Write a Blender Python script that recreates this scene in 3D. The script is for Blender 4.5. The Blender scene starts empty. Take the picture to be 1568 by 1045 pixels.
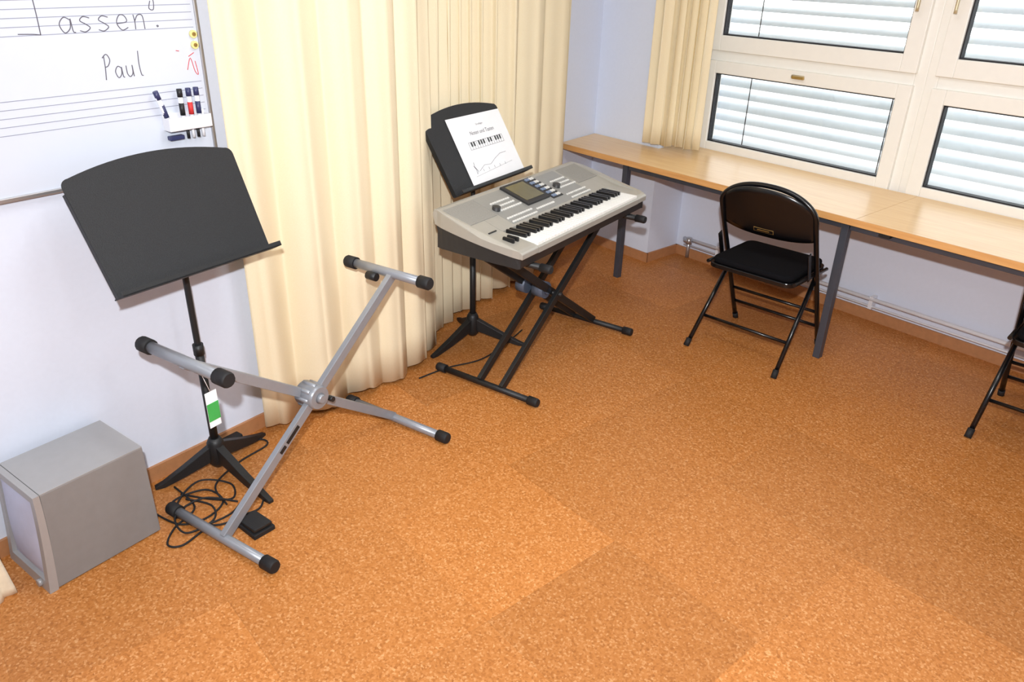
import bpy, math, random
from mathutils import Vector, Matrix
random.seed(3)
scene=bpy.context.scene
try:
    scene.view_settings.view_transform='Standard'
    scene.view_settings.look='None'
except Exception as e: print(e)

def lin(c):
    return tuple(((v/255)/12.92 if v/255<=0.04045 else ((v/255+0.055)/1.055)**2.4) for v in c)
def newmat(name):
    m=bpy.data.materials.new(name); m.use_nodes=True
    nt=m.node_tree; b=nt.nodes['Principled BSDF']
    return m,nt,b
def mat(name,rgb,rough=0.5,metal=0.0,var=0.06,scale=30,bump=0.0,spec=0.5):
    m,nt,b=newmat(name)
    c=lin(rgb)
    tc=nt.nodes.new('ShaderNodeTexCoord'); n=nt.nodes.new('ShaderNodeTexNoise')
    n.inputs['Scale'].default_value=scale; n.inputs['Detail'].default_value=3
    nt.links.new(tc.outputs['Object'],n.inputs['Vector'])
    r=nt.nodes.new('ShaderNodeValToRGB')
    r.color_ramp.elements[0].position=0.3; r.color_ramp.elements[1].position=0.7
    r.color_ramp.elements[0].color=tuple(v*(1-var) for v in c)+(1,)
    r.color_ramp.elements[1].color=tuple(min(1,v*(1+var)) for v in c)+(1,)
    nt.links.new(n.outputs['Fac'],r.inputs['Fac']); nt.links.new(r.outputs['Color'],b.inputs['Base Color'])
    b.inputs['Roughness'].default_value=rough; b.inputs['Metallic'].default_value=metal
    b.inputs['Specular IOR Level'].default_value=spec
    if bump>0:
        bp=nt.nodes.new('ShaderNodeBump'); bp.inputs['Strength'].default_value=bump; bp.inputs['Distance'].default_value=0.002
        nt.links.new(n.outputs['Fac'],bp.inputs['Height']); nt.links.new(bp.outputs['Normal'],b.inputs['Normal'])
    return m

# ---------- directions
L=Vector((.6,.8,0)); M=Vector((.8,-.6,0))      # left wall direction / normal into room
D=Vector((.66,-.751,0)).normalized(); N=Vector((.751,.66,0)).normalized()  # window wall direction / outward normal
def nd(n,d,z=0):
    p=N*n+D*d; p.z=z; return p
def ws(s,off=0,z=0):
    p=Vector((-1.314,2.235,0))+L*s+M*off; p.z=z; return p

# ---------- mesh helpers
def obj(name,verts,faces,m,parent=None,smooth=False,bevel=0,seg=2):
    me=bpy.data.meshes.new(name); me.from_pydata([tuple(v) for v in verts],[],faces); me.update()
    import bmesh
    bm=bmesh.new(); bm.from_mesh(me); bmesh.ops.recalc_face_normals(bm,faces=bm.faces)
    if bevel>0:
        bmesh.ops.bevel(bm,geom=list(bm.edges),offset=bevel,segments=seg,affect='EDGES',profile=0.5)
    bm.to_mesh(me); bm.free()
    if smooth:
        for p in me.polygons: p.use_smooth=True
    o=bpy.data.objects.new(name,me); scene.collection.objects.link(o)
    if m: me.materials.append(m)
    if parent: o.parent=parent
    return o
BF=[(0,1,2,3),(7,6,5,4),(0,4,5,1),(1,5,6,2),(2,6,7,3),(3,7,4,0)]
def box(name,c,s,m,parent=None,bevel=0,rot=None):
    hx,hy,hz=s[0]/2,s[1]/2,s[2]/2
    vs=[Vector(v) for v in [(-hx,-hy,-hz),(hx,-hy,-hz),(hx,hy,-hz),(-hx,hy,-hz),(-hx,-hy,hz),(hx,-hy,hz),(hx,hy,hz),(-hx,hy,hz)]]
    if rot is not None: vs=[rot@v for v in vs]
    vs=[v+Vector(c) for v in vs]
    return obj(name,vs,BF,m,parent,bevel=bevel)
def prism(name,poly,h0,h1,m,parent=None,fn=None,bevel=0,smooth=False):
    if fn is None: fn=lambda a,b,h: Vector((a,b,h))
    n=len(poly)
    vs=[fn(a,b,h0) for a,b in poly]+[fn(a,b,h1) for a,b in poly]
    fs=[tuple(range(n)),tuple(range(2*n-1,n-1,-1))]+[(i,(i+1)%n,n+(i+1)%n,n+i) for i in range(n)]
    return obj(name,vs,fs,m,parent,bevel=bevel,smooth=smooth)
def tube(name,pts,r,m,parent=None,n=12,closed=False):
    pts=[Vector(p) for p in pts]; k=len(pts)
    rs=r if isinstance(r,(list,tuple)) else [r]*k
    vs=[];fs=[]
    prev=None
    for i,p in enumerate(pts):
        if closed: t=(pts[(i+1)%k]-pts[i-1])
        else: t=(pts[min(i+1,k-1)]-pts[max(i-1,0)])
        t.normalize()
        if prev is None:
            a=Vector((0,0,1)) if abs(t.z)<.9 else Vector((1,0,0))
            u=t.cross(a).normalized()
        else:
            u=(prev-t*prev.dot(t)).normalized()
        prev=u; w=t.cross(u)
        for j in range(n):
            an=2*math.pi*j/n
            vs.append(p+(u*math.cos(an)+w*math.sin(an))*rs[i])
    rng=k if closed else k-1
    for i in range(rng):
        for j in range(n):
            a=i*n+j;b=i*n+(j+1)%n;c=((i+1)%k)*n+(j+1)%n;d=((i+1)%k)*n+j
            fs.append((a,b,c,d))
    if not closed:
        fs.append(tuple(range(n))); fs.append(tuple(range(k*n-1,(k-1)*n-1,-1)))
    o=obj(name,vs,fs,m,parent,smooth=True)
    for p in o.data.polygons:
        if len(p.vertices)>4: p.use_smooth=False
    return o
def bez(pts,n=8):
    pts=[Vector(p) for p in pts]; out=[]
    for i in range(len(pts)-1):
        p0=pts[max(i-1,0)];p1=pts[i];p2=pts[i+1];p3=pts[min(i+2,len(pts)-1)]
        for j in range(n):
            t=j/n
            out.append(0.5*((2*p1)+(p2-p0)*t+(2*p0-5*p1+4*p2-p3)*t*t+(-p0+3*p1-3*p2+p3)*t**3))
    out.append(pts[-1]); return out
def bar(name,p1,p2,w,h,m,parent=None,up=(0,0,1),bevel=0.002):
    p1=Vector(p1);p2=Vector(p2); t=(p2-p1); l=t.length; t.normalize()
    u=Vector(up).cross(t)
    if u.length<1e-3: u=Vector((1,0,0)).cross(t)
    u.normalize(); v=t.cross(u)
    R=Matrix((t,u,v)).transposed()
    return box(name,(p1+p2)/2,(l,w,h),m,parent,bevel,R)
def empty(name,o,x,y):
    e=bpy.data.objects.new(name,None); scene.collection.objects.link(e); e.empty_display_size=.1
    x=Vector(x).normalized(); z=Vector((0,0,1)); y=z.cross(x)
    R=Matrix((x,y,z)).transposed().to_4x4(); R.translation=Vector(o)
    e.matrix_world=R; return e

# ---------- materials
def floor_mat():
    m,nt,b=newmat('cork_floor'); l=nt.links.new; nn=nt.nodes.new
    tc=nn('ShaderNodeTexCoord'); mp=nn('ShaderNodeMapping'); mp.inputs['Rotation'].default_value=(0,0,math.atan2(.751,.66))
    l(tc.outputs['Object'],mp.inputs['Vector'])
    v=nn('ShaderNodeTexVoronoi'); v.inputs['Scale'].default_value=165; l(mp.outputs[0],v.inputs['Vector'])
    n1=nn('ShaderNodeTexNoise'); n1.inputs['Scale'].default_value=95; n1.inputs['Detail'].default_value=4; n1.inputs['Roughness'].default_value=.7
    l(mp.outputs[0],n1.inputs['Vector'])
    sep=nn('ShaderNodeSeparateColor'); l(v.outputs['Color'],sep.inputs[0])
    mx=nn('ShaderNodeMath'); mx.operation='MULTIPLY_ADD'; mx.inputs[1].default_value=.45; l(sep.outputs[0],mx.inputs[0])
    m2=nn('ShaderNodeMath'); m2.operation='MULTIPLY'; m2.inputs[1].default_value=.6; l(n1.outputs['Fac'],m2.inputs[0]); l(m2.outputs[0],mx.inputs[2])
    r=nn('ShaderNodeValToRGB'); cr=r.color_ramp
    cr.elements[0].position=.2; cr.elements[0].color=lin((154,92,38))+(1,)
    cr.elements[1].position=.85; cr.elements[1].color=lin((220,166,112))+(1,)
    e=cr.elements.new(.45); e.color=lin((183,116,55))+(1,)
    e=cr.elements.new(.65); e.color=lin((192,126,66))+(1,)
    l(mx.outputs[0],r.inputs['Fac'])
    sc=nn('ShaderNodeVectorMath'); sc.operation='SCALE'; sc.inputs['Scale'].default_value=1/.55; l(mp.outputs[0],sc.inputs[0])
    ad=nn('ShaderNodeVectorMath'); ad.operation='ADD'; ad.inputs[1].default_value=(.3,.1,.5); l(sc.outputs[0],ad.inputs[0])
    fl=nn('ShaderNodeVectorMath'); fl.operation='FLOOR'; l(ad.outputs[0],fl.inputs[0])
    wn=nn('ShaderNodeTexWhiteNoise'); wn.noise_dimensions='2D'; l(fl.outputs[0],wn.inputs['Vector'])
    mr=nn('ShaderNodeMapRange'); mr.inputs['To Min'].default_value=.84; mr.inputs['To Max'].default_value=1.08; l(wn.outputs['Value'],mr.inputs['Value'])
    fr=nn('ShaderNodeVectorMath'); fr.operation='FRACTION'; l(ad.outputs[0],fr.inputs[0])
    sx=nn('ShaderNodeSeparateXYZ'); l(fr.outputs[0],sx.inputs[0])
    mn=nn('ShaderNodeMath'); mn.operation='MINIMUM'; l(sx.outputs[0],mn.inputs[0]); l(sx.outputs[1],mn.inputs[1])
    sm=nn('ShaderNodeMapRange'); sm.inputs['From Min'].default_value=.002; sm.inputs['From Max'].default_value=.007; sm.inputs['To Min'].default_value=.88; l(mn.outputs[0],sm.inputs['Value'])
    mm=nn('ShaderNodeMath'); mm.operation='MULTIPLY'; l(mr.outputs[0],mm.inputs[0]); l(sm.outputs[0],mm.inputs[1])
    mu=nn('ShaderNodeVectorMath'); mu.operation='SCALE'; l(r.outputs['Color'],mu.inputs[0]); l(mm.outputs[0],mu.inputs['Scale'])
    l(mu.outputs[0],b.inputs['Base Color']); b.inputs['Roughness'].default_value=.45; b.inputs['Specular IOR Level'].default_value=.35
    bp=nn('ShaderNodeBump'); bp.inputs['Strength'].default_value=.2; bp.inputs['Distance'].default_value=.002; l(n1.outputs['Fac'],bp.inputs['Height']); l(bp.outputs[0],b.inputs['Normal'])
    return m
def wood_mat(name,c1,c2,rough=.35,sc=(1.2,18,18)):
    m,nt,b=newmat(name); l=nt.links.new; nn=nt.nodes.new
    tc=nn('ShaderNodeTexCoord'); mp=nn('ShaderNodeMapping')
    l(tc.outputs['Object'],mp.inputs[0]); mp.inputs['Scale'].default_value=sc
    n=nn('ShaderNodeTexNoise'); n.inputs['Scale'].default_value=4; n.inputs['Detail'].default_value=5; l(mp.outputs[0],n.inputs['Vector'])
    r=nn('ShaderNodeValToRGB'); r.color_ramp.elements[0].position=.3; r.color_ramp.elements[1].position=.7
    r.color_ramp.elements[0].color=lin(c1)+(1,); r.color_ramp.elements[1].color=lin(c2)+(1,)
    l(n.outputs['Fac'],r.inputs[0]); l(r.outputs[0],b.inputs['Base Color']); b.inputs['Roughness'].default_value=rough
    return m
def curtain_mat():
    m,nt,b=newmat('cream_curtain_cloth'); l=nt.links.new; nn=nt.nodes.new
    tc=nn('ShaderNodeTexCoord'); w=nn('ShaderNodeTexNoise'); w.inputs['Scale'].default_value=250; l(tc.outputs['Object'],w.inputs['Vector'])
    r=nn('ShaderNodeValToRGB'); r.color_ramp.elements[0].color=lin((244,231,196))+(1,); r.color_ramp.elements[1].color=lin((252,243,216))+(1,)
    l(w.outputs['Fac'],r.inputs[0]); l(r.outputs[0],b.inputs['Base Color']); b.inputs['Roughness'].default_value=.9; b.inputs['Specular IOR Level'].default_value=.1
    t=nn('ShaderNodeBsdfTranslucent'); t.inputs['Color'].default_value=lin((255,226,160))+(1,)
    mx=nn('ShaderNodeMixShader'); mx.inputs[0].default_value=.20
    l(b.outputs[0],mx.inputs[1]); l(t.outputs[0],mx.inputs[2]); l(mx.outputs[0],nt.nodes['Material Output'].inputs['Surface'])
    return m
def glass_mat():
    m,nt,b=newmat('window_glass'); l=nt.links.new; nn=nt.nodes.new
    t=nn('ShaderNodeBsdfTransparent'); t.inputs['Color'].default_value=(.97,.98,.98,1)
    g=nn('ShaderNodeBsdfGlossy'); g.inputs['Roughness'].default_value=.03
    mx=nn('ShaderNodeMixShader'); mx.inputs[0].default_value=.05
    l(t.outputs[0],mx.inputs[1]); l(g.outputs[0],mx.inputs[2]); l(mx.outputs[0],nt.nodes['Material Output'].inputs['Surface'])
    return m
def emis(name,c,s):
    m,nt,b=newmat(name); b.inputs['Emission Color'].default_value=tuple(c)+(1,); b.inputs['Emission Strength'].default_value=s
    b.inputs['Base Color'].default_value=tuple(c)+(1,); return m
mFloor=floor_mat()
mWall=mat('white_wall_paint',(218,225,240),.85,var=.01,scale=60,bump=.15,spec=.2)
mCeil=mat('ceiling_paint',(240,240,240),.9,var=.01)
mBase=mat('baseboard_brown',(180,126,84),.5,var=.08,scale=40)
mBeech=wood_mat('beech_table_top',(226,184,126),(238,202,148),.28)
mBeechE=wood_mat('beech_edge',(205,150,90),(220,168,106),.4)
mFrame=mat('window_frame_cream',(243,241,234),.4,var=.01)
mGasket=mat('black_gasket',(25,25,30),.6)
mSlat=mat('blind_aluminium',(216,221,224),.5,metal=0,var=.03)
mCurt=curtain_mat(); mGlass=glass_mat()
mBoard=mat('whiteboard_enamel',(209,216,229),.28,var=.005)
mAlu=mat('aluminium',(190,190,192),.35,metal=.8,var=.03)
mBlk=mat('black_powder_coat',(24,26,28),.5,var=.3,scale=300,bump=.2)
mBlkDesk=mat('black_textured_metal',(26,28,31),.6,var=.4,scale=350,bump=.6)
mBlkG=mat('black_gloss_paint',(14,14,16),.25,var=.1)
mRub=mat('black_rubber',(22,22,24),.7,var=.1)
mGrey=mat('grey_metal_lacquer',(146,150,157),.35,metal=.3,var=.03)
mSteel=mat('steel_leg_grey',(74,78,88),.4,metal=.3,var=.04)
mDisc=mat('pivot_blue_grey',(88,98,116),.45,metal=.1,var=.04)
mInk=mat('marker_ink',(92,88,98),.6); mRed=mat('red_ink',(205,50,50),.6); mStaff=mat('staff_line_grey',(138,142,160),.6)
mWhiteP=mat('white_plastic',(232,234,240),.4,var=.01); mBlueP=mat('blue_plastic',(50,55,95),.4); mYel=mat('yellow_magnet',(235,225,150),.3)
mPaper=mat('paper',(240,241,243),.8,var=.01)
mSubG=mat('subwoofer_grey_vinyl',(134,132,131),.55,var=.03); mSubT=mat('subwoofer_silver',(168,167,167),.4,var=.02,metal=.2); mGrille=mat('grille_lilac_grey',(186,190,212),.6,var=.03)
mKbS=mat('keyboard_silver',(172,169,160),.4,metal=.25,var=.02); mKbD=mat('keyboard_dark_case',(40,40,41),.5)
mKey=mat('white_keys',(243,243,238),.3,var=.01); mKeyB=mat('black_keys',(18,18,20),.3)
mLcd=mat('lcd_screen',(105,98,66),.15); mBtn=mat('button_light',(214,213,208),.4); mBtnB=mat('button_blue_grey',(120,135,160),.4)
mSpk=mat('speaker_mesh',(140,138,132),.7,var=.2,scale=500)
mPanel=mat('keyboard_panel_grey',(150,150,146),.4,metal=.2,var=.02)
mFab=mat('black_fabric',(16,16,19),.95,var=.3,scale=400,bump=.4,spec=.1)
mGreen=mat('green_tag',(60,165,80),.5); mBrass=mat('brass',(190,160,95),.35,metal=.8); mHandle=mat('satin_handle',(206,192,160),.35,metal=.5)
mCloth=mat('cream_cloth',(238,226,200),.9); mGround=mat('outside_paving',(228,228,228),.9)

# ---------- room shell
H=2.9
def cp(m,n,z):
    v=Matrix(((M.x,M.y),(N.x,N.y))).inverted()@Vector((m,n)); return Vector((v.x,v.y,z))
def slab(name,a,b,z0,z1,thick,out,m):
    a=Vector((a[0],a[1],0)); b=Vector((b[0],b[1],0)); o=Vector(out)*thick
    vs=[a,b,b+o,a+o]; vv=[Vector((v.x,v.y,z0)) for v in vs]+[Vector((v.x,v.y,z1)) for v in vs]
    return obj(name,vv,BF,m)
fl=[cp(-3.1,4.3,0),cp(4.2,4.3,0),cp(4.2,-3.2,0),cp(-3.1,-3.2,0)]
prism('floor',[(p.x,p.y) for p in fl],-.1,0,mFloor)
prism('ceiling',[(p.x,p.y) for p in fl],H,H+.1,mCeil)
a=cp(-2.392,-3.0,0); sA=.66
slab('wall_left',a,ws(sA),0,H,.26,-M,mWall)
bst=ws(sA)-M*.258
slab('wall_left_niche',bst,cp(-2.65,4.28,0),0,H,.2,-M,mWall)
slab('wall_back',cp(-2.9,-3.0,0),cp(4.1,-3.0,0),0,H,.15,-N,mWall)
slab('wall_right',cp(4.0,-3.1,0),cp(4.0,4.28,0),0,H,.15,M,mWall)
d1=5.6
prism('wall_window_pillar',[tuple(cp(-2.65,3.73,0).xy),tuple(nd(3.73,-2.954).xy),tuple(nd(4.27,-2.954).xy),tuple(cp(-2.65,4.27,0).xy)],0,H,mWall)
WD1=2.30
slab('wall_window_lower',nd(4.03,-2.954),nd(4.03,d1),0,.70,.24,N,mWall)
slab('wall_window_upper',nd(4.03,-2.954),nd(4.03,d1),2.35,H,.24,N,mWall)
slab('wall_window_end',nd(4.03,WD1),nd(4.03,d1),.70,2.35,.24,N,mWall)
def bb(name,a,b,out): slab(name,a,b,0,.06,.012,out,mBase)
bb('baseboard_left',ws(-5),ws(.62),M)
bb('baseboard_window',nd(4.03,-2.954),nd(4.03,d1),-N)
bb('baseboard_pillar',nd(3.73,D.dot(cp(-2.65,3.73,0))),nd(3.73,-2.942),-N)
bb('baseboard_pillar_side',nd(3.72,-2.954),nd(4.03,-2.954),D)
bb('baseboard_niche',cp(-2.65,2.5,0),cp(-2.65,3.73,0),M)

hp=empty('heating_pipe',nd(0,0,0),D,None)
tube('pipe',[(-2.86,3.985,.135),(3.0,3.985,.135)],.011,mWhiteP,hp)
tube('pipe_lower',[(-2.86,3.985,.095),(3.0,3.985,.095)],.006,mWhiteP,hp)
tube('valve_stem',[(-2.80,3.95,.03),(-2.80,3.95,.15)],.012,mAlu,hp)
tube('valve_collar',[(-2.80,3.95,.12),(-2.80,3.95,.16)],.02,mAlu,hp)
tube('valve_elbow',bez([(-2.80,3.95,.135),(-2.83,3.95,.135),(-2.86,3.985,.135)],4),.012,mAlu,hp)
for i in range(6): box('bracket_%d'%i,(-2.6+i,4.002,.115),(.02,.05,.07),mWhiteP,hp)

# ---------- windows
def window(name,d0,d1,handle=True):
    w=empty(name,nd(0,0,0),D,None)
    z0,zt=.70,2.35
    def fb(nm,da,db,za,zb,ya=4.0,yb=4.09,m=mFrame,bv=.004):
        box(nm,((da+db)/2,(ya+yb)/2,(za+zb)/2),(db-da,yb-ya,zb-za),m,w,bv)
    fb('frame_left',d0,d0+.055,z0,zt); fb('frame_right',d1-.055,d1,z0,zt)
    fb('frame_bottom',d0+.055,d1-.055,z0,z0+.03); fb('frame_top',d0+.055,d1-.055,zt-.05,zt)
    fb('frame_transom',d0+.055,d1-.055,1.225,1.30)
    for k,(za,zb,s) in enumerate([(.715,1.235,.06),(1.29,zt-.035,.07)]):
        a=d0+.045;b=d1-.045; y0,y1=3.975,4.05; t=.072 if k==0 else .082
        zb0=.06 if k==0 else .083
        ztp=.068 if k==0 else .08
        fb('sash_l_%d'%k,a,a+t-.002,za,zb,y0,y1); fb('sash_r_%d'%k,b-t+.002,b,za,zb,y0,y1)
        fb('sash_b_%d'%k,a+t-.002,b-t+.002,za,za+zb0,y0,y1); fb('sash_t_%d'%k,a+t-.002,b-t+.002,zb-ztp,zb,y0,y1)
        ga,gb,gc,gd=a+t-.002,b-t+.002,za+zb0,zb-ztp
        g=.007
        fb('gasket_l_%d'%k,ga,ga+g,gc,gd,3.99,4.03,mGasket,0); fb('gasket_r_%d'%k,gb-g,gb,gc,gd,3.99,4.03,mGasket,0)
        fb('gasket_b_%d'%k,ga+g,gb-g,gc,gc+g,3.99,4.03,mGasket,0); fb('gasket_t_%d'%k,ga+g,gb-g,gd-g,gd,3.99,4.03,mGasket,0)
        fb('glass_%d'%k,ga+g,gb-g,gc+g,gd-g,4.015,4.02,mGlass,0)
    dm=(d0+d1)/2
    tube('latch_base',[(dm-.035,3.97,1.205),(dm+.035,3.97,1.205)],.010,mHandle,w)
    box('latch_lever',(dm+.01,3.955,1.203),(.07,.014,.014),mBrass,w,.003)
    hd=d1-.085 if handle else d0+.085
    box('handle_plate',(hd,3.968,1.68),(.028,.014,.09),mHandle,w,.004)
    tube('handle_lever',bez([(hd,3.965,1.69),(hd,3.925,1.69),(hd,3.92,1.67),(hd,3.92,1.565)],5),.008,mHandle,w)
    return w
per=1.295; dA=-2.91
window('window_1',dA,dA+per); window('window_2',dA+per,dA+2*per,False); window('window_3',dA+2*per,dA+3*per); window('window_4',dA+3*per,WD1,False)
for b in range(2):
    bl=empty('venetian_blind',nd(0,0,0),D,None)
    a=-2.93+b*2.61; e=a+2.58
    vs=[];fs=[]
    z=.60;k=0
    while z<2.35:
        tilt=math.radians(24+random.uniform(-8,8)); base=len(vs)
        for j in range(6):
            t=(j/5-.5)*.078
            cz=.008*(1-(2*(j/5-.5))**2)
            y=4.24+t*math.cos(tilt)-cz*math.sin(tilt); zz=z+t*math.sin(tilt)+cz
            vs+= [(a,y,zz),(e,y,zz+random.uniform(-.002,.002))]
        for j in range(5): fs.append((base+2*j,base+2*j+1,base+2*j+3,base+2*j+2))
        z+=.070;k+=1
    o=obj('slats',vs,fs,mSlat,bl,smooth=True)
    for q in (.25,1.1,2.0):
        tube('cord',[(a+q,4.19,.55),(a+q,4.19,2.35)],.003,mGasket,bl,n=6)
    box('bottom_rail',((a+e)/2,4.24,.56),(e-a,.07,.02),mSlat,bl,.003)
gv=[nd(4.28,-14,-.6),nd(4.28,14,-.6),nd(24,14,-.6),nd(24,-14,-.6)]
prism('outside_ground',[(p.x,p.y) for p in gv],-.7,-.6,mGround)

# ---------- long window table
tb=empty('long_table',nd(0,0,0),D,None)
def dM(n,m): return D.dot(cp(m,n,0))
zt0,zt1=.70,.73
poly=[(dM(3.34,-2.645),3.34),(-1.50,3.34),(-1.50,3.97),(-2.948,3.97),(-2.948,3.725),(dM(3.725,-2.645),3.725)]
prism('top_panel_1',poly,zt0,zt1,mBeech,tb)
prism('top_panel_2',[(-1.498,3.34),(.60,3.34),(.60,3.97),(-1.498,3.97)],zt0,zt1,mBeech,tb)
prism('top_panel_3',[(.602,3.34),(2.6,3.34),(2.6,3.97),(.602,3.97)],zt0,zt1,mBeech,tb)
box('edge_strip',((dM(3.34,-2.645)+2.6)/2,3.338,.715),(2.6-dM(3.34,-2.645),.006,.031),mBeechE,tb)
for i,(dd) in enumerate([-2.89,-1.55,.56,1.9]):
    bar('leg_%d'%i,(dd,3.385,0),(dd,3.385,zt0),.035,.035,mSteel,tb,up=(1,0,0))
for i,(a1,a2) in enumerate([(-2.87,-1.57),(-1.53,.54),(.58,1.88)]):
    bar('rail_%d'%i,(a1,3.385,.682),(a2,3.385,.682),.02,.034,mSteel,tb)
for i,dd in enumerate([-2.89,-1.55,.56,1.9]): bar('cross_rail_%d'%i,(dd,3.40,.682),(dd,3.72 if i==0 else 3.96,.682),.02,.034,mSteel,tb)
box('underside_catch',(-1.36,3.36,.69),(.05,.03,.02),mBlk,tb,.002)

# ---------- curtains
def curtain(name,path,z0,z1,amp,lam,hemvar=.012,seed=1,nrow=16):
    pts=bez([Vector((p[0],p[1],0)) for p in path],24)
    L_=[0]
    for i in range(1,len(pts)): L_.append(L_[-1]+(pts[i]-pts[i-1]).length)
    tot=L_[-1]; n=int(tot/.0065)
    res=[];nor=[]
    j=0
    for i in range(n+1):
        s=tot*i/n
        while j<len(L_)-2 and L_[j+1]<s: j+=1
        t=(s-L_[j])/max(1e-9,(L_[j+1]-L_[j])); res.append(pts[j].lerp(pts[j+1],t))
    for i in range(n+1):
        t=res[min(i+3,n)]-res[max(i-3,0)]; t.normalize(); nor.append(Vector((t.y,-t.x,0)))
    ph=[];p=0
    for i in range(n+1):
        p+=2*math.pi*(tot/n)/(lam*(1+.35*math.sin(i*.011*1.7+seed)+.25*math.sin(i*.037+seed*2)))
        ph.append(p)
    vs=[];fs=[]
    for r in range(nrow+1):
        f=r/nrow
        for i in range(n+1):
            z=z0+(z1-z0)*f
            am=amp*(1+.35*math.sin(i*.02+seed*3)+.2*math.sin(i*.051))*(1.0-.3*f)
            o=math.sin(ph[i]+.35*math.sin(f*3+i*.01))
            o=o*.8+.2*math.sin(2*ph[i]+1.0+seed)+.08*math.sin(3.1*ph[i]+f*2)
            q=res[i]+nor[i]*am*o
            tdir=Vector((-nor[i].y,nor[i].x,0))
            q=q+tdir*am*.25*math.sin(2*ph[i])
            if r==0: z+=hemvar*math.sin(ph[i]*.5+seed)+hemvar*.6*math.sin(ph[i]+1)
            vs.append((q.x,q.y,z))
    for r in range(nrow):
        for i in range(n):
            a=r*(n+1)+i; fs.append((a,a+1,a+n+2,a+n+1))
    o=obj(name,vs,fs,mCurt,None,smooth=True)
    md=o.modifiers.new('thick','SOLIDIFY'); md.thickness=.0015
    return o
cpath=[(-.985,2.58),(-.77,2.79),(-.57,2.97),(-.43,3.19),(-.39,3.54),(-.245,3.87),(.01,4.23),(.30,4.66)]
curtain('curtain',cpath,.022,2.8,.046,.18,seed=1)
rp=[nd(3.69,-3.04),nd(3.66,-2.93),nd(3.72,-2.80),nd(3.74,-2.68)]
curtain('curtain',[(p.x,p.y) for p in rp],.765,2.8,.026,.095,.004,seed=4)
tube('trim_curtain_rail',[ (p[0],p[1],2.82) for p in cpath],.012,mAlu)
tube('trim_curtain_rail_window',[tuple(nd(3.68,-3.1,2.82)),tuple(nd(3.72,2.2,2.82))],.012,mAlu)

# ---------- whiteboard
wb=empty('whiteboard',ws(0,0,0),L,None)
zb0,zb1=1.10,2.30; x0,x1=-2.6,.467
box('panel',((x0+x1)/2,-.010,(zb0+zb1)/2),(x1-x0,.016,zb1-zb0),mBoard,wb)
for nm,c,s in [('frame_bottom',((x0+x1)/2,-.012,zb0),(x1-x0+.02,.024,.014)),('frame_top',((x0+x1)/2,-.012,zb1),(x1-x0+.02,.024,.014)),('frame_right',(x1,-.012,(zb0+zb1)/2),(.012,.024,zb1-zb0)),('frame_left',(x0,-.012,(zb0+zb1)/2),(.012,.024,zb1-zb0))]:
    box(nm,c,s,mAlu,wb,.003)
for g in (1.27,1.52,1.77,2.02):
    for k in range(5):
        box('staff_line',((x0+x1)/2,-.0184,g+.022*k),(x1-x0-.03,.0006,.0016),mStaff,wb)
def stroke(pts,m=mInk,r=.0013):
    tube('stroke',[(p[0],-.0185,p[1]) for p in bez([Vector((p[0],p[1],0)) for p in pts],5)],r,m,wb,n=6)
GL={
'a':[[(.8,.8),(.4,1),(.05,.55),(.3,0),(.7,.3),(.8,.9),(.85,.1),(1,0)]],
's':[[(.8,.9),(.4,1),(.15,.75),(.5,.5),(.75,.25),(.4,0),(.05,.1)]],
'e':[[(.1,.45),(.8,.55),(.7,.95),(.35,1),(.1,.5),(.4,0),(.85,.15)]],
'n':[[(.1,1),(.15,.5),(.12,0)],[(.13,.5),(.4,.95),(.75,.9),(.8,0)]],
'l':[[(.5,2.2),(.4,1),(.5,.1),(.7,0)]],
'u':[[(.1,1),(.12,.3),(.4,0),(.75,.3),(.8,1)],[(.8,1),(.85,0)]],
'P':[[(.3,2),(.25,1),(.1,-.1)],[(.1,1.8),(.6,2.1),(.9,1.6),(.6,1.1),(.25,1)]],
'L':[[(.75,2.6),(.8,1.2),(.78,0)],[(.78,0),(.2,.06),(-1,.1)]],
'!':[[(.25,1.9),(.1,1.4),(.4,1.3),(.5,1.8),(.45,2.1)],[(.45,.2),(.5,.1),(.58,.15),(.5,.22)]]}
def write(t,s,z,w,h):
    for ch in t:
        for st in GL[ch]: stroke([(s+p[0]*w*.8,z+p[1]*h) for p in st])
        s+=w
write('L',-.03,1.520,.04,.045)
write('assen!',.047,1.522,.053,.040)
write('Paul',.145,1.392,.033,.032)
stroke([(.41,1.395),(.425,1.43),(.435,1.39),(.445,1.38),(.44,1.42)],mRed,.0011); stroke([(.38,1.455),(.39,1.453)],mRed,.0013); stroke([(.42,1.435),(.44,1.445)],mRed,.0011)
for z in (1.50,1.468):
    tube('magnet',[(.445,-.018,z),(.445,-.026,z)],.012,mYel,wb); tube('magnet_knob',[(.445,-.026,z),(.445,-.029,z)],.006,mBrass,wb)
PT=Vector((-.018,0,.002))
box('pen_tray_back',PT+Vector((.388,-.021,1.245)),(.145,.006,.05),mWhiteP,wb,.002)
box('pen_tray_bottom',PT+Vector((.388,-.040,1.222)),(.145,.04,.005),mWhiteP,wb,.002)
box('pen_tray_front',PT+Vector((.388,-.058,1.240)),(.145,.005,.040),mWhiteP,wb,.002)
for s in (.316,.459): box('pen_tray_side',PT+Vector((s,-.040,1.240)),(.005,.04,.040),mWhiteP,wb,.001)
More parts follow.
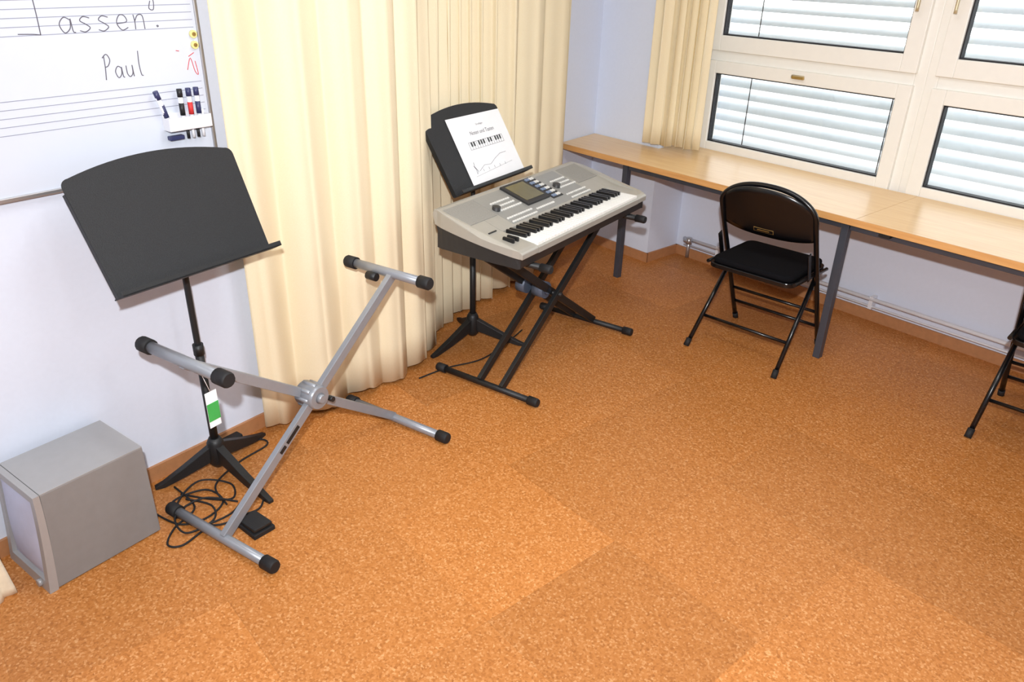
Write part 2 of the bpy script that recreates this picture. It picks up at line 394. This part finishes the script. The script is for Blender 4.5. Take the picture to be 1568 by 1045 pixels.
for i,(s,mm,tl) in enumerate([(.330,mBlueP,-.03),(.375,mBlk,0),(.405,mRed,0),(.432,mBlueP,0)]):
    tube('marker_body_%d'%i,[PT+Vector((s,-.040,1.228)),PT+Vector((s+tl,-.040,1.325))],.0075,mWhiteP,wb)
    tube('marker_cap_%d'%i,[PT+Vector((s+tl*.9,-.040,1.318)),PT+Vector((s+tl*1.15,-.040,1.343))],.0083,mBlueP if i==2 else mm,wb)
    tube('marker_band_%d'%i,[PT+Vector((s+tl*.35,-.040,1.262)),PT+Vector((s+tl*.7,-.040,1.300))],.0079,mm,wb)
box('sponge',PT+Vector((.345,-.030,1.195)),(.05,.02,.014),mBlueP,wb,.003)
for i in range(4): tube('marker_low_%d'%i,[PT+Vector((.385+i*.018,-.036,1.188)),PT+Vector((.385+i*.018,-.036,1.220))],.005,mWhiteP if i%2 else mBlk,wb)

# ---------- music stand
def music_stand(center,xdir,feet,ylo,yhi,zlo,zhi,xoff=0,w=.565,sheet=False):
    e=empty('music_stand',(center[0],center[1],0),xdir,None)
    X=Vector(xdir).normalized(); Y=Vector((-X.y,X.x))
    up=Vector((0,yhi-ylo,zhi-zlo)); Ls=up.length; up.normalize()
    nr=Vector((0,-up.z,up.y))
    def F(a,b,h): return Vector((xoff+a,ylo,zlo))+up*b+nr*h
    hb=w/2-.006; hw=w/2+.006
    pl=[(-hb,0),(hb,0)]
    rc=.024
    for i in range(7):
        t=i/6*math.pi/2; pl.append((hw-rc+rc*math.cos(t),Ls-rc+rc*math.sin(t)))
    for i in range(1,16):
        u=1-2*i/16; pl.append((u*(hw-rc),Ls+.032*(1-u*u)))
    for i in range(7):
        t=math.pi/2+i/6*math.pi/2; pl.append((-hw+rc+rc*math.cos(t),Ls-rc+rc*math.sin(t)))
    prism('desk',pl,-.002,.002,mBlkDesk,e,F)
    prism('desk_rim_l',[(-hw,Ls-.04),(-hw+.006,Ls-.04),(-hb+.006,0),(-hb,0)],-.018,0,mBlk,e,F)
    prism('desk_rim_r',[(hw-.006,Ls-.04),(hw,Ls-.04),(hb,0),(hb-.006,0)],-.018,0,mBlk,e,F)
    prism('tray',[(-w/2-.004,-.004),(w/2+.004,-.004),(w/2+.004,0.0),(-w/2-.004,0.0)],-.004,.055,mBlkDesk,e,F)
    prism('tray_edge',[(-w/2-.004,-.004),(w/2+.004,-.004),(w/2+.004,.012),(-w/2-.004,.012)],.052,.055,mBlk,e,F)
    bx=-xoff
    prism('bracket',[(bx-.05,Ls*.28),(bx+.05,Ls*.28),(bx+.05,Ls*.46),(bx-.05,Ls*.46)],-.03,-.003,mBlk,e,F,bevel=.003)
    p=F(bx,Ls*.36,-.03)
    tube('pole_upper',bez([(0,0,.45),(0,0,min(p.z-.08,zlo)),(0,p.y*.4,p.z-.03),(0,p.y,p.z)],5),.0105,mBlk,e)
    tube('pole_lower',[(0,0,.06),(0,0,.50)],.0145,mBlk,e)
    tube('collar',[(0,0,.49),(0,0,.53)],.018,mBlk,e)
    tube('hub',[(0,0,.03),(0,0,.05),(0,0,.13),(0,0,.15)],[.02,.034,.03,.02],mBlk,e)
    for i,f in enumerate(feet):
        d=Vector((f[0]-center[0],f[1]-center[1])); loc=Vector((d.dot(X.xy),d.dot(Y),0))
        t=loc.normalized(); s=Vector((-t.y,t.x,0)); Lf=loc.length
        vs=[]
        for (r,wd,za,zb) in [(.015,.022,.06,.125),(Lf*.55,.02,.022,.060),(Lf-.03,.016,.0,.022),(Lf,.014,0,.012)]:
            for sx,zz in ((-1,za),(1,za),(1,zb),(-1,zb)): vs.append(t*r+s*wd*sx*.7+Vector((0,0,zz)))
        fs=[(0,1,2,3),(15,14,13,12)]
        for k in range(3):
            for j in range(4): fs.append((k*4+j,k*4+(j+1)%4,k*4+4+(j+1)%4,k*4+4+j))
        obj('leg_%d'%i,vs,fs,mBlk,e,bevel=.002)
    if sheet:
        G=F
        prism('sheet',[(-.135,.004),(.29,.004),(.285,.325),(-.135,.33)],.004,.005,mPaper,e,G)
        kx0,kx1,kb0,kb1=-.045,.225,.170,.205
        for i in range(15):
            x=kx0+(kx1-kx0)*i/14; prism('k_line',[(x-.0008,kb0),(x+.0008,kb0),(x+.0008,kb1),(x-.0008,kb1)],.005,.0055,mInk,e,G)
            if i<14 and i%7 not in (2,6):
                x+= (kx1-kx0)/14; prism('k_black',[(x-.006,kb0+.014),(x+.006,kb0+.014),(x+.006,kb1),(x-.006,kb1)],.0055,.006,mKeyB,e,G)
        for b in (kb0,kb1): prism('k_hline',[(kx0,b-.0006),(kx1,b-.0006),(kx1,b+.0006),(kx0,b+.0006)],.005,.0055,mInk,e,G)
        R=Matrix((Vector((1,0,0)),up,nr)).transposed().to_4x4()
        for body,size,b in (('Noten und Tasten',.026,.235),('Grundlagen',.012,.275)):
            tx=bpy.data.curves.new('title','FONT'); tx.body=body; tx.size=size; tx.align_x='CENTER'
            to=bpy.data.objects.new('title',tx); scene.collection.objects.link(to); to.parent=e; tx.materials.append(mInk)
            R2=R.copy(); R2.translation=F(.09,b,.0056); to.matrix_local=R2
        tr=[(-.08,.10),(-.07,.08),(-.075,.06),(-.06,.07),(-.075,.095),(-.07,.115)]
        tube('clef',[G(a,b,.006) for a,b in tr],.0009,mInk,e,n=5)
        tube('curve_line',[G(a,b,.006) for a,b in [(-.05,.07),(0,.09),(.05,.085),(.10,.105),(.15,.12),(.2,.12)]],.0007,mInk,e,n=5)
        tube('curve_line',[G(a,b,.006) for a,b in [(-.09,.05),(.22,.07)]],.0004,mInk,e,n=5)
        for q in range(5): tube('tick',[G(-.02+q*.045,.063,.006),G(-.02+q*.045,.075,.006)],.0006,mInk,e,n=5)
    return e
music_stand((-1.075,2.33),(.56,.83,0),[(-1.265,2.21),(-.83,2.15),(-.985,2.575)],-.145,.015,.842,1.158,xoff=-.035,w=.55)
music_stand((-.20,3.485),(.53,.848,0),[(-.385,3.27),(.065,3.43),(-.29,3.72)],-.06,.12,.80,1.105,xoff=.065,sheet=True)

# ---------- X keyboard stands
def cap_bar(nm,x,y0,y1,z,r,e,m,capr=.006,caplen=.05,rc=None):
    tube(nm,[(x,y0+.01,z),(x,y1-.01,z)],r,m,e,n=14)
    rc=rc or r+capr
    tube(nm+'_cap_a',[(x,y0,z),(x,y0+.006,z),(x,y0+caplen,z)],[rc*.85,rc,rc],mRub,e,n=14)
    tube(nm+'_cap_b',[(x,y1-caplen,z),(x,y1-.006,z),(x,y1,z)],[rc,rc,rc*.85],mRub,e,n=14)
g=empty('keyboard_stand',(-.70,2.316,0),(.53,.848,0),None)
cap_bar('foot_bar_1',-.438,-.255,.265,.024,.017,g,mGrey)
cap_bar('foot_bar_2',.438,-.265,.27,.024,.017,g,mGrey)
cap_bar('top_bar_1',.432,-.2,.21,.672,.018,g,mGrey)
cap_bar('top_bar_2',-.445,-.185,.215,.672,.018,g,mGrey)
bar('leg_1',(-.438,-.018,.03),(.432,-.018,.665),.022,.034,mGrey,g)
bar('leg_2',(.438,.018,.03),(-.445,.018,.665),.022,.034,mGrey,g)
tube('pivot_disc',[(0,-.045,.35),(0,-.03,.35),(0,.035,.35)],[.040,.044,.044],mGrey,g,n=24)
for i in range(8):
    an=i*math.pi/4
    tube('pivot_tooth_%d'%i,[(.040*math.cos(an),-.03,.35+.040*math.sin(an)),(.040*math.cos(an),.03,.35+.040*math.sin(an))],.009,mGrey,g,n=8)
tube('pivot_knob',[(0,-.060,.35),(0,-.045,.35)],[.014,.02],mGrey,g)
tube('pivot_bolt',[(.055,-.05,.32),(.055,-.03,.32)],.010,mBlk,g)
tube('top_knob',[(.40,.03,.655),(.40,.075,.655)],.016,mBlk,g)
dv=Vector((.87,0,.635)).normalized()
for i,(t,l) in enumerate([(.315,.03),(.355,.07)]):
    p=Vector((-.438,-.0295,.03))+dv*t
    bar('logo_%d'%i,p,p+dv*l,.002,.014,mBlk,g,bevel=0)
box('tag_card',(-.40,-.02,.50),(.040,.002,.12),mPaper,g); box('tag_green',(-.40,-.0215,.492),(.040,.002,.06),mGreen,g)
tube('tag_string',[(-.40,-.02,.56),(-.42,-.01,.65)],.001,mPaper,g,n=5)

K1=Vector((.562,.827,0)).normalized()
b=empty('keyboard_stand',(.137,3.363,0),K1,None)
cap_bar('foot_bar_1',-.443,-.28,.28,.022,.014,b,mBlk)
cap_bar('foot_bar_2',.443,-.28,.28,.022,.014,b,mBlk)
cap_bar('top_bar_1',-.42,-.30,.16,.634,.014,b,mBlk,capr=.004)
cap_bar('top_bar_2',.42,-.30,.16,.634,.014,b,mBlk,capr=.004)
for i,y in enumerate((-.085,.035)):
    bar('leg_a_%d'%i,(-.443,y,.03),(.42,y,.63),.020,.036,mBlk,b)
    bar('leg_b_%d'%i,(.443,y+.035,.03),(-.42,y+.035,.63),.020,.036,mBlk,b)
tube('pivot_axle',[(0,-.11,.335),(0,.09,.335)],.010,mBlk,b)
tube('pivot_disc',[(-.045,.05,.36),(-.045,.10,.36)],[.040,.040],mDisc,b,n=18)
tube('pivot_disc_front',[(-.035,-.045,.355),(-.035,.015,.355)],[.040,.040],mDisc,b,n=18)
tube('pivot_knob',[(-.035,-.06,.355),(-.035,-.045,.355)],[.016,.02],mDisc,b,n=18)

# ---------- electronic keyboard
k=empty('electronic_keyboard',(.0306,2.768,0),K1,None)
LK=1.07
def topz(y): return .735+(y-.02)*.017/.155 if y<.175 else .752+(y-.175)*.07/.245
def botz(y): return .700+y*.11/.43*.5
pr=[(0,.700),(0,.722),(.004,.728),(.018,.732),(.018,.712),(.175,.722),(.175,.752),(.42,.822),(.438,.82),(.445,.80),(.435,botz(.435))]
pe=[(0,.700),(0,.722),(.004,.728),(.02,.735),(.175,.752),(.42,.822),(.438,.82),(.445,.80),(.435,botz(.435))]
FX=lambda a,b_,h: Vector((h,a,b_))
prism('case_middle',pr,.115,.985,mKbS,k,FX)
prism('case_left_cheek',pe,0.0,.115,mKbS,k,FX,bevel=.003)
prism('case_right_cheek',pe,.985,LK,mKbS,k,FX,bevel=.003)
def bulge(nm,xs,sg,amt,m,top,inset=0):
    P=[];n_=14
    for i in range(n_+1):
        t=i/n_; y=.012+t*(.425-.012); P.append((y,amt*max(0,math.sin(math.pi*t))**.6))
    P=[(.012,-.01)]+P+[(.425,-.01)]
    def f(a,b_,h): return Vector((xs+sg*(b_-inset),a,(topz(a)-.002) if h else botz(a)))
    def g_(a,b_,h): return Vector((xs+sg*(b_-inset)*(1 if h else .6),a,(botz(a)) if h else .66))
    prism(nm,P,0,1,m,k,f if top else g_)
bulge('end_left',.001,-1,.018,mKbS,True); bulge('end_right',LK-.001,1,.05,mKbS,True)
bulge('end_left_lower',.001,-1,.018,mKbD,False,.006); bulge('end_right_lower',LK-.001,1,.05,mKbD,False,.006)
prism('case_bottom',[(.02,.656),(.010,.702),(.43,botz(.43)+.002),(.41,.656)],.004,LK-.004,mKbD,k,FX,bevel=.002)
nW=36; pw=(.983-.117)/nW
for i in range(nW):
    xa=.117+i*pw
    box('white_key_%02d'%i,(xa+pw/2,.090,.731),(pw-.0012,.165,.018),mKey,k,.0012)
for i in range(nW-1):
    if i%7 in (2,6): continue
    xa=.117+(i+1)*pw
    box('black_key_%02d'%i,(xa,.125,.746),(.0125,.098,.020),mKeyB,k,.0018)
sl=math.atan2(.07,.245); Rp=Matrix.Rotation(sl,3,'X')
def pan(nm,x,y,sx,sy,h,m,bv=.001):
    z=.752+(y-.175)*.07/.245
    box(nm,Vector((x,y,z))+Rp@Vector((0,0,h/2-.001)),(sx,sy,h+.002),m,k,bv,Rp)
pan('speaker_left',.11,.335,.19,.14,.003,mSpk); pan('speaker_right',.96,.335,.18,.14,.003,mSpk)
pan('control_panel',.53,.298,.64,.225,.0015,mPanel,.0005)
pan('display_bezel',.50,.330,.175,.165,.012,mKbD,.003); pan('display',.50,.334,.138,.125,.0135,mLcd,.001)
pan('button_field',.635,.325,.082,.19,.004,mKbD)
for c in range(4):
    for r in range(6):
        pan('display_button',.610+c*.0165,.25+r*.030,.011,.016,.009,mBtnB if c<2 else mBtn)
for x0_,nx in ((.225,12),(.70,11)):
    for c in range(nx):
        for r in range(6):
            if r==2 : continue
            if r>3 and (c<2 or c>nx-2): continue
            if r==3 and c<2: continue
            pan('button',x0_+c*.0155,.198+r*.028,.0105,.009,.006,mBtn,.0008)
for c in range(10): pan('panel_label',.43+c*.0145,.215,.009,.010,.005,mBtn,.0008)
for x in (.238,.715):
    z=.752+(.31-.175)*.07/.245
    tube('dial',[Vector((x,.30,z-.03)),Vector((x,.30,z))+Rp@Vector((0,0,.014))],.018,mKbD,k,n=20)
for x in (.05,.08): box('pitch_wheel',(x,.10,.748),(.014,.055,.022),mKeyB,k,.005)
box('volume_slot',(.065,.19,.758),(.05,.006,.004),mKbD,k)
box('jack_panel',(.55,.444,.785),(.5,.004,.03),mKbD,k)

# ---------- folding chairs
def chair(o):
    c=empty('folding_chair',(o[0],o[1],0),(.737,-.676,0),None)
    hw=.232
    def top_arc(u):
        return max(0,1-abs(u)**2.3)**.62
    pts=[(-hw,.485,.012),(-hw,.27,.45),(-hw,.165,.66),(-hw*1.0,.135,.725)]
    for i in range(1,16):
        a_=math.pi*i/16
        u=-math.cos(a_); pts.append((hw*u,.128-.02*top_arc(u),.738+.110*top_arc(u)))
    pts+=[(hw,.135,.725),(hw,.165,.66),(hw,.27,.45),(hw,.485,.012)]
    tube('back_frame',bez(pts,3),.0118,mBlkG,c)
    vs=[];fs=[];nx=20;nz=8
    for j in range(nz+1):
        f=j/nz
        for i in range(nx+1):
            u=-1+2*i/nx
            zlow=.600+.025*abs(u)**3; zhigh=.738+.107*top_arc(u)
            z=zlow+(zhigh-zlow)*f
            y=.124+(.775-z)*.42 -.026*(1-u*u)
            vs.append((u*(hw-.003),y,z))
    for j in range(nz):
        for i in range(nx):
            a=j*(nx+1)+i; fs.append((a,a+1,a+nx+2,a+nx+1))
    o_=obj('back_panel',vs,fs,mBlkG,c,smooth=True); md=o_.modifiers.new('s','SOLIDIFY'); md.thickness=.008
    R_=Matrix.Rotation(math.radians(23),3,'X')
    box('label',(-.01,.152,.628),(.10,.003,.022),mBrass,c,.001,R_)
    box('label_inner',(-.01,.1502,.628),(.094,.003,.017),mBlkG,c,.001,R_)
    box('label_text',(-.01,.1485,.628),(.06,.002,.005),mBrass,c,.0,R_)
    for s in (-1,1):
        q='l' if s<0 else 'r'
        tube('near_leg_'+q,[(s*(hw+.004),-.0,.012),(s*(hw-.018),.32,.425)],.0108,mBlkG,c)
        tube('near_foot_'+q,[(s*(hw+.005),-.01,.0),(s*(hw+.003),.012,.035)],.0145,mRub,c)
        tube('far_foot_'+q,[(s*hw,.492,0),(s*hw,.475,.035)],.0145,mRub,c)
        bar('hinge_'+q,(s*(hw-.006),.15,.57),(s*(hw-.006),.21,.43),.006,.03,mBlkG,c)
        tube('side_rail_'+q,[(s*(hw-.012),.06,.445),(s*(hw-.012),.42,.43)],.009,mBlkG,c)
    tube('near_crossbar',[(-hw+.0,.105,.14),(hw-.0,.105,.14)],.008,mBlkG,c)
    tube('far_crossbar',[(-hw,.43,.125),(hw,.43,.125)],.008,mBlkG,c)
    tube('far_crossbar_upper',[(-hw,.385,.215),(hw,.385,.215)],.008,mBlkG,c)
    pl=[]
    for cx,cy,a0 in ((.165,.40,0),(-.165,.40,90),(-.17,.09,180),(.17,.09,270)):
        for i in range(7):
            t=math.radians(a0+i*15); pl.append((cx+.045*math.cos(t),cy+.045*math.sin(t)))
    prism('seat_pan',pl,.425,.447,mBlkG,c,bevel=.003)
    pl2=[(x*.95,(y-.245)*.95+.245) for x,y in pl]; prism('seat_cushion',pl2,.447,.475,mFab,c,bevel=.010)
    return c
chair((1.064,3.33)); chair((2.085,2.545))

# ---------- subwoofer
sw=empty('subwoofer',(-1.333,1.74,0),(.58,.815,0),None)
hs=.335; wd=.25
FB=lambda a,b_,h: Vector((a,h,b_))
cab=[(.310,.004),(.310,hs-.002),(.0,hs-.002),(-.006,hs*.6),(-.024,.004)]
prism('cabinet',cab,0,wd,mSubG,sw,FB,bevel=.002)
box('top_sheet',(.155,wd/2,hs),(.310,wd-.002,.004),mSubT,sw,.001)
for i in range(2):
    tube('foot_%d'%i,[(.27,.04+i*.17,0),(.27,.04+i*.17,.006)],.02,mRub,sw)
def strip(nm,y0,y1,z0_,z1_,m,dx=0.0,th=.018):
    P=[];Q=[]
    for i in range(9):
        z=z0_+(z1_-z0_)*i/8; f=max(0,1-z/hs)
        x=-.002-.022*f**1.6
        P.append((x-th-.008*f-dx,z)); Q.append((x,z))
    prism(nm,P+Q[::-1],y0,y1,m,sw,FB)
strip('bezel_near',-.002,.022,.0,hs+.002,mSubT)
strip('bezel_far',wd-.022,wd+.002,.0,hs+.002,mSubT)
strip('bezel_top',.022,wd-.022,hs-.022,hs+.002,mSubT)
strip('bezel_bottom',.022,wd-.022,0,.035,mSubT)
vs=[];fs=[]
for j in range(13):
    for i in range(13):
        u=i/12;v=j/12; z=.035+v*(hs-.022-.035); f=max(0,1-z/hs)
        x=-.002-.022*f**1.6-.012-.022*max(0,math.sin(math.pi*u)*math.sin(math.pi*v))**.6
        vs.append((x,.022+u*(wd-.044),z))
for j in range(12):
    for i in range(12):
        a=j*13+i; fs.append((a,a+1,a+14,a+13))
obj('grille',vs,fs,mGrille,sw,smooth=True)
tube('knob',[(-.045,.05,.018),(-.058,.05,.018)],.012,mSubT,sw)

# ---------- cables, foot pedal, adapter, cloth
def cable(name,pts,r=.0035,m=mRub): return tube(name,bez([Vector(p) for p in pts],8),r,m,n=8)
cable('power_cable',[(-1.22,2.08,.005),(-1.10,2.02,.005),(-1.02,2.06,.006),(-1.0,2.15,.006),(-1.08,2.20,.012),(-1.17,2.14,.006),(-1.12,2.05,.012),(-.98,2.02,.006),(-.90,2.08,.005),(-.86,2.12,.005),(-.87,2.2,.005)])
cable('power_cable',[(-1.20,2.22,.005),(-1.08,2.10,.014),(-1.11,2.0,.006),(-1.10,1.92,.005),(-1.05,1.92,.005),(-1.0,2.0,.006),(-.93,1.97,.006),(-.90,1.93,.005),(-.86,1.91,.006)])
cable('power_cable',[(-1.20,2.30,.006),(-1.10,2.42,.006),(-1.0,2.53,.006),(-.95,2.50,.005),(-1.02,2.38,.005),(-1.05,2.22,.018),(-.98,2.13,.006)])
cable('power_cable',[(-1.16,2.18,.005),(-1.03,2.14,.018),(-.97,2.17,.005),(-1.01,2.25,.005),(-1.12,2.24,.018),(-1.14,2.10,.018),(-1.04,2.00,.018),(-.95,2.06,.016),(-.93,2.16,.006),(-.90,2.24,.005)])
cable('power_cable',[(-1.12,2.13,.024),(-1.02,2.10,.024),(-.99,2.03,.018),(-1.06,1.97,.012),(-1.12,2.04,.024),(-1.06,2.13,.03),(-.94,2.13,.02)])
cable('power_cable',[(-.42,3.06,.006),(-.30,3.17,.005),(-.15,3.26,.005),(-.04,3.42,.006),(.05,3.6,.006)])
ad=empty('power_adapter',(-1.095,2.49,0),(.55,.83,0),None)
box('body',(0,0,.022),(.10,.055,.04),mRub,ad,.006); tube('strain_relief',[(-.05,0,.02),(-.075,0,.014)],[.007,.004],mRub,ad,n=8)
pd=empty('sustain_pedal',(-.845,2.02,0),(.75,-.62,0),None)
prism('base',[(-.055,-.04),(.055,-.04),(.055,.04),(-.055,.04)],0,.018,mRub,pd,bevel=.003)
prism('rocker',[(-.05,.018),(.05,.024),(.05,.036),(-.05,.028)],-.034,.034,mBlk,pd,lambda a,b_,h:Vector((a,h,b_)),bevel=.003)
vs=[];fs=[];n=28
for r in range(9):
    f=r/8
    for i in range(n):
        t=2*math.pi*i/n; rr=(.055-.02*f)*(1+.25*math.sin(5*t+f))
        vs.append((rr*math.cos(t),rr*.7*math.sin(t),.004+.20*f))
for r in range(8):
    for i in range(n): fs.append((r*n+i,r*n+(i+1)%n,(r+1)*n+(i+1)%n,(r+1)*n+i))
fs.append(tuple(range(n))); fs.append(tuple(8*n+i for i in range(n)))
cl=obj('cloth_bag',vs,fs,mCloth,None,smooth=True); cl.location=(-1.525,1.69,-.003)

# ---------- lights: added ceiling fill, camera flash
def area(name,loc,size,energy,color=(1,1,1),rot=(0,0,0),sy=None):
    l=bpy.data.lights.new(name,'AREA'); l.energy=energy; l.color=color; l.size=size
    if sy: l.shape='RECTANGLE'; l.size_y=sy
    o=bpy.data.objects.new(name,l); scene.collection.objects.link(o); o.location=loc; o.rotation_euler=rot; return o
mFillGlow=emis('added_fill_glow',(1,1,1),2.0)  # glowing panel of the added ceiling fill lamps
for i,(n_,d_) in enumerate([(1.55,-1.2),(1.35,.9),(-.9,-1.5),(-.9,.9)]):  # unseen ceiling fittings, added to light the room
    p=nd(n_,d_,H)
    lf=empty('added_fill_lamp',p,D,None)
    box('fill_housing',(0,0,-.03),(1.3,.32,.06),mWhiteP,lf,.005); box('fill_panel',(0,0,-.062),(1.25,.27,.004),mFillGlow,lf)
    area('added_fill_light',(p.x,p.y,H-.075),1.25,(21,16,6,6)[i],(.95,.975,1),(0,0,math.atan2(D.y,D.x)),.27)
fo=area('camera_flash',(-.03,-.05,2.0),.05,66,(.97,.985,1)); fo.data.spread=math.radians(145)
dirv=(Vector((.5,3.6,.8))-fo.location); fo.rotation_euler=dirv.to_track_quat('-Z','Y').to_euler()

w=bpy.data.worlds.new('World'); scene.world=w; w.use_nodes=True
bg=w.node_tree.nodes['Background']; bg.inputs[0].default_value=(.95,.98,1,1); bg.inputs[1].default_value=2.8

# ---------- camera
cam=bpy.data.cameras.new('camera'); co=bpy.data.objects.new('camera',cam); scene.collection.objects.link(co)
cam.sensor_width=36; cam.lens=36*1175/1568; cam.clip_start=.05
co.matrix_world=Matrix.Translation((0,0,1.74))@Matrix.Rotation(math.radians(90-26.57),4,'X')@Matrix.Rotation(math.radians(1.58),4,'Z')
scene.camera=co
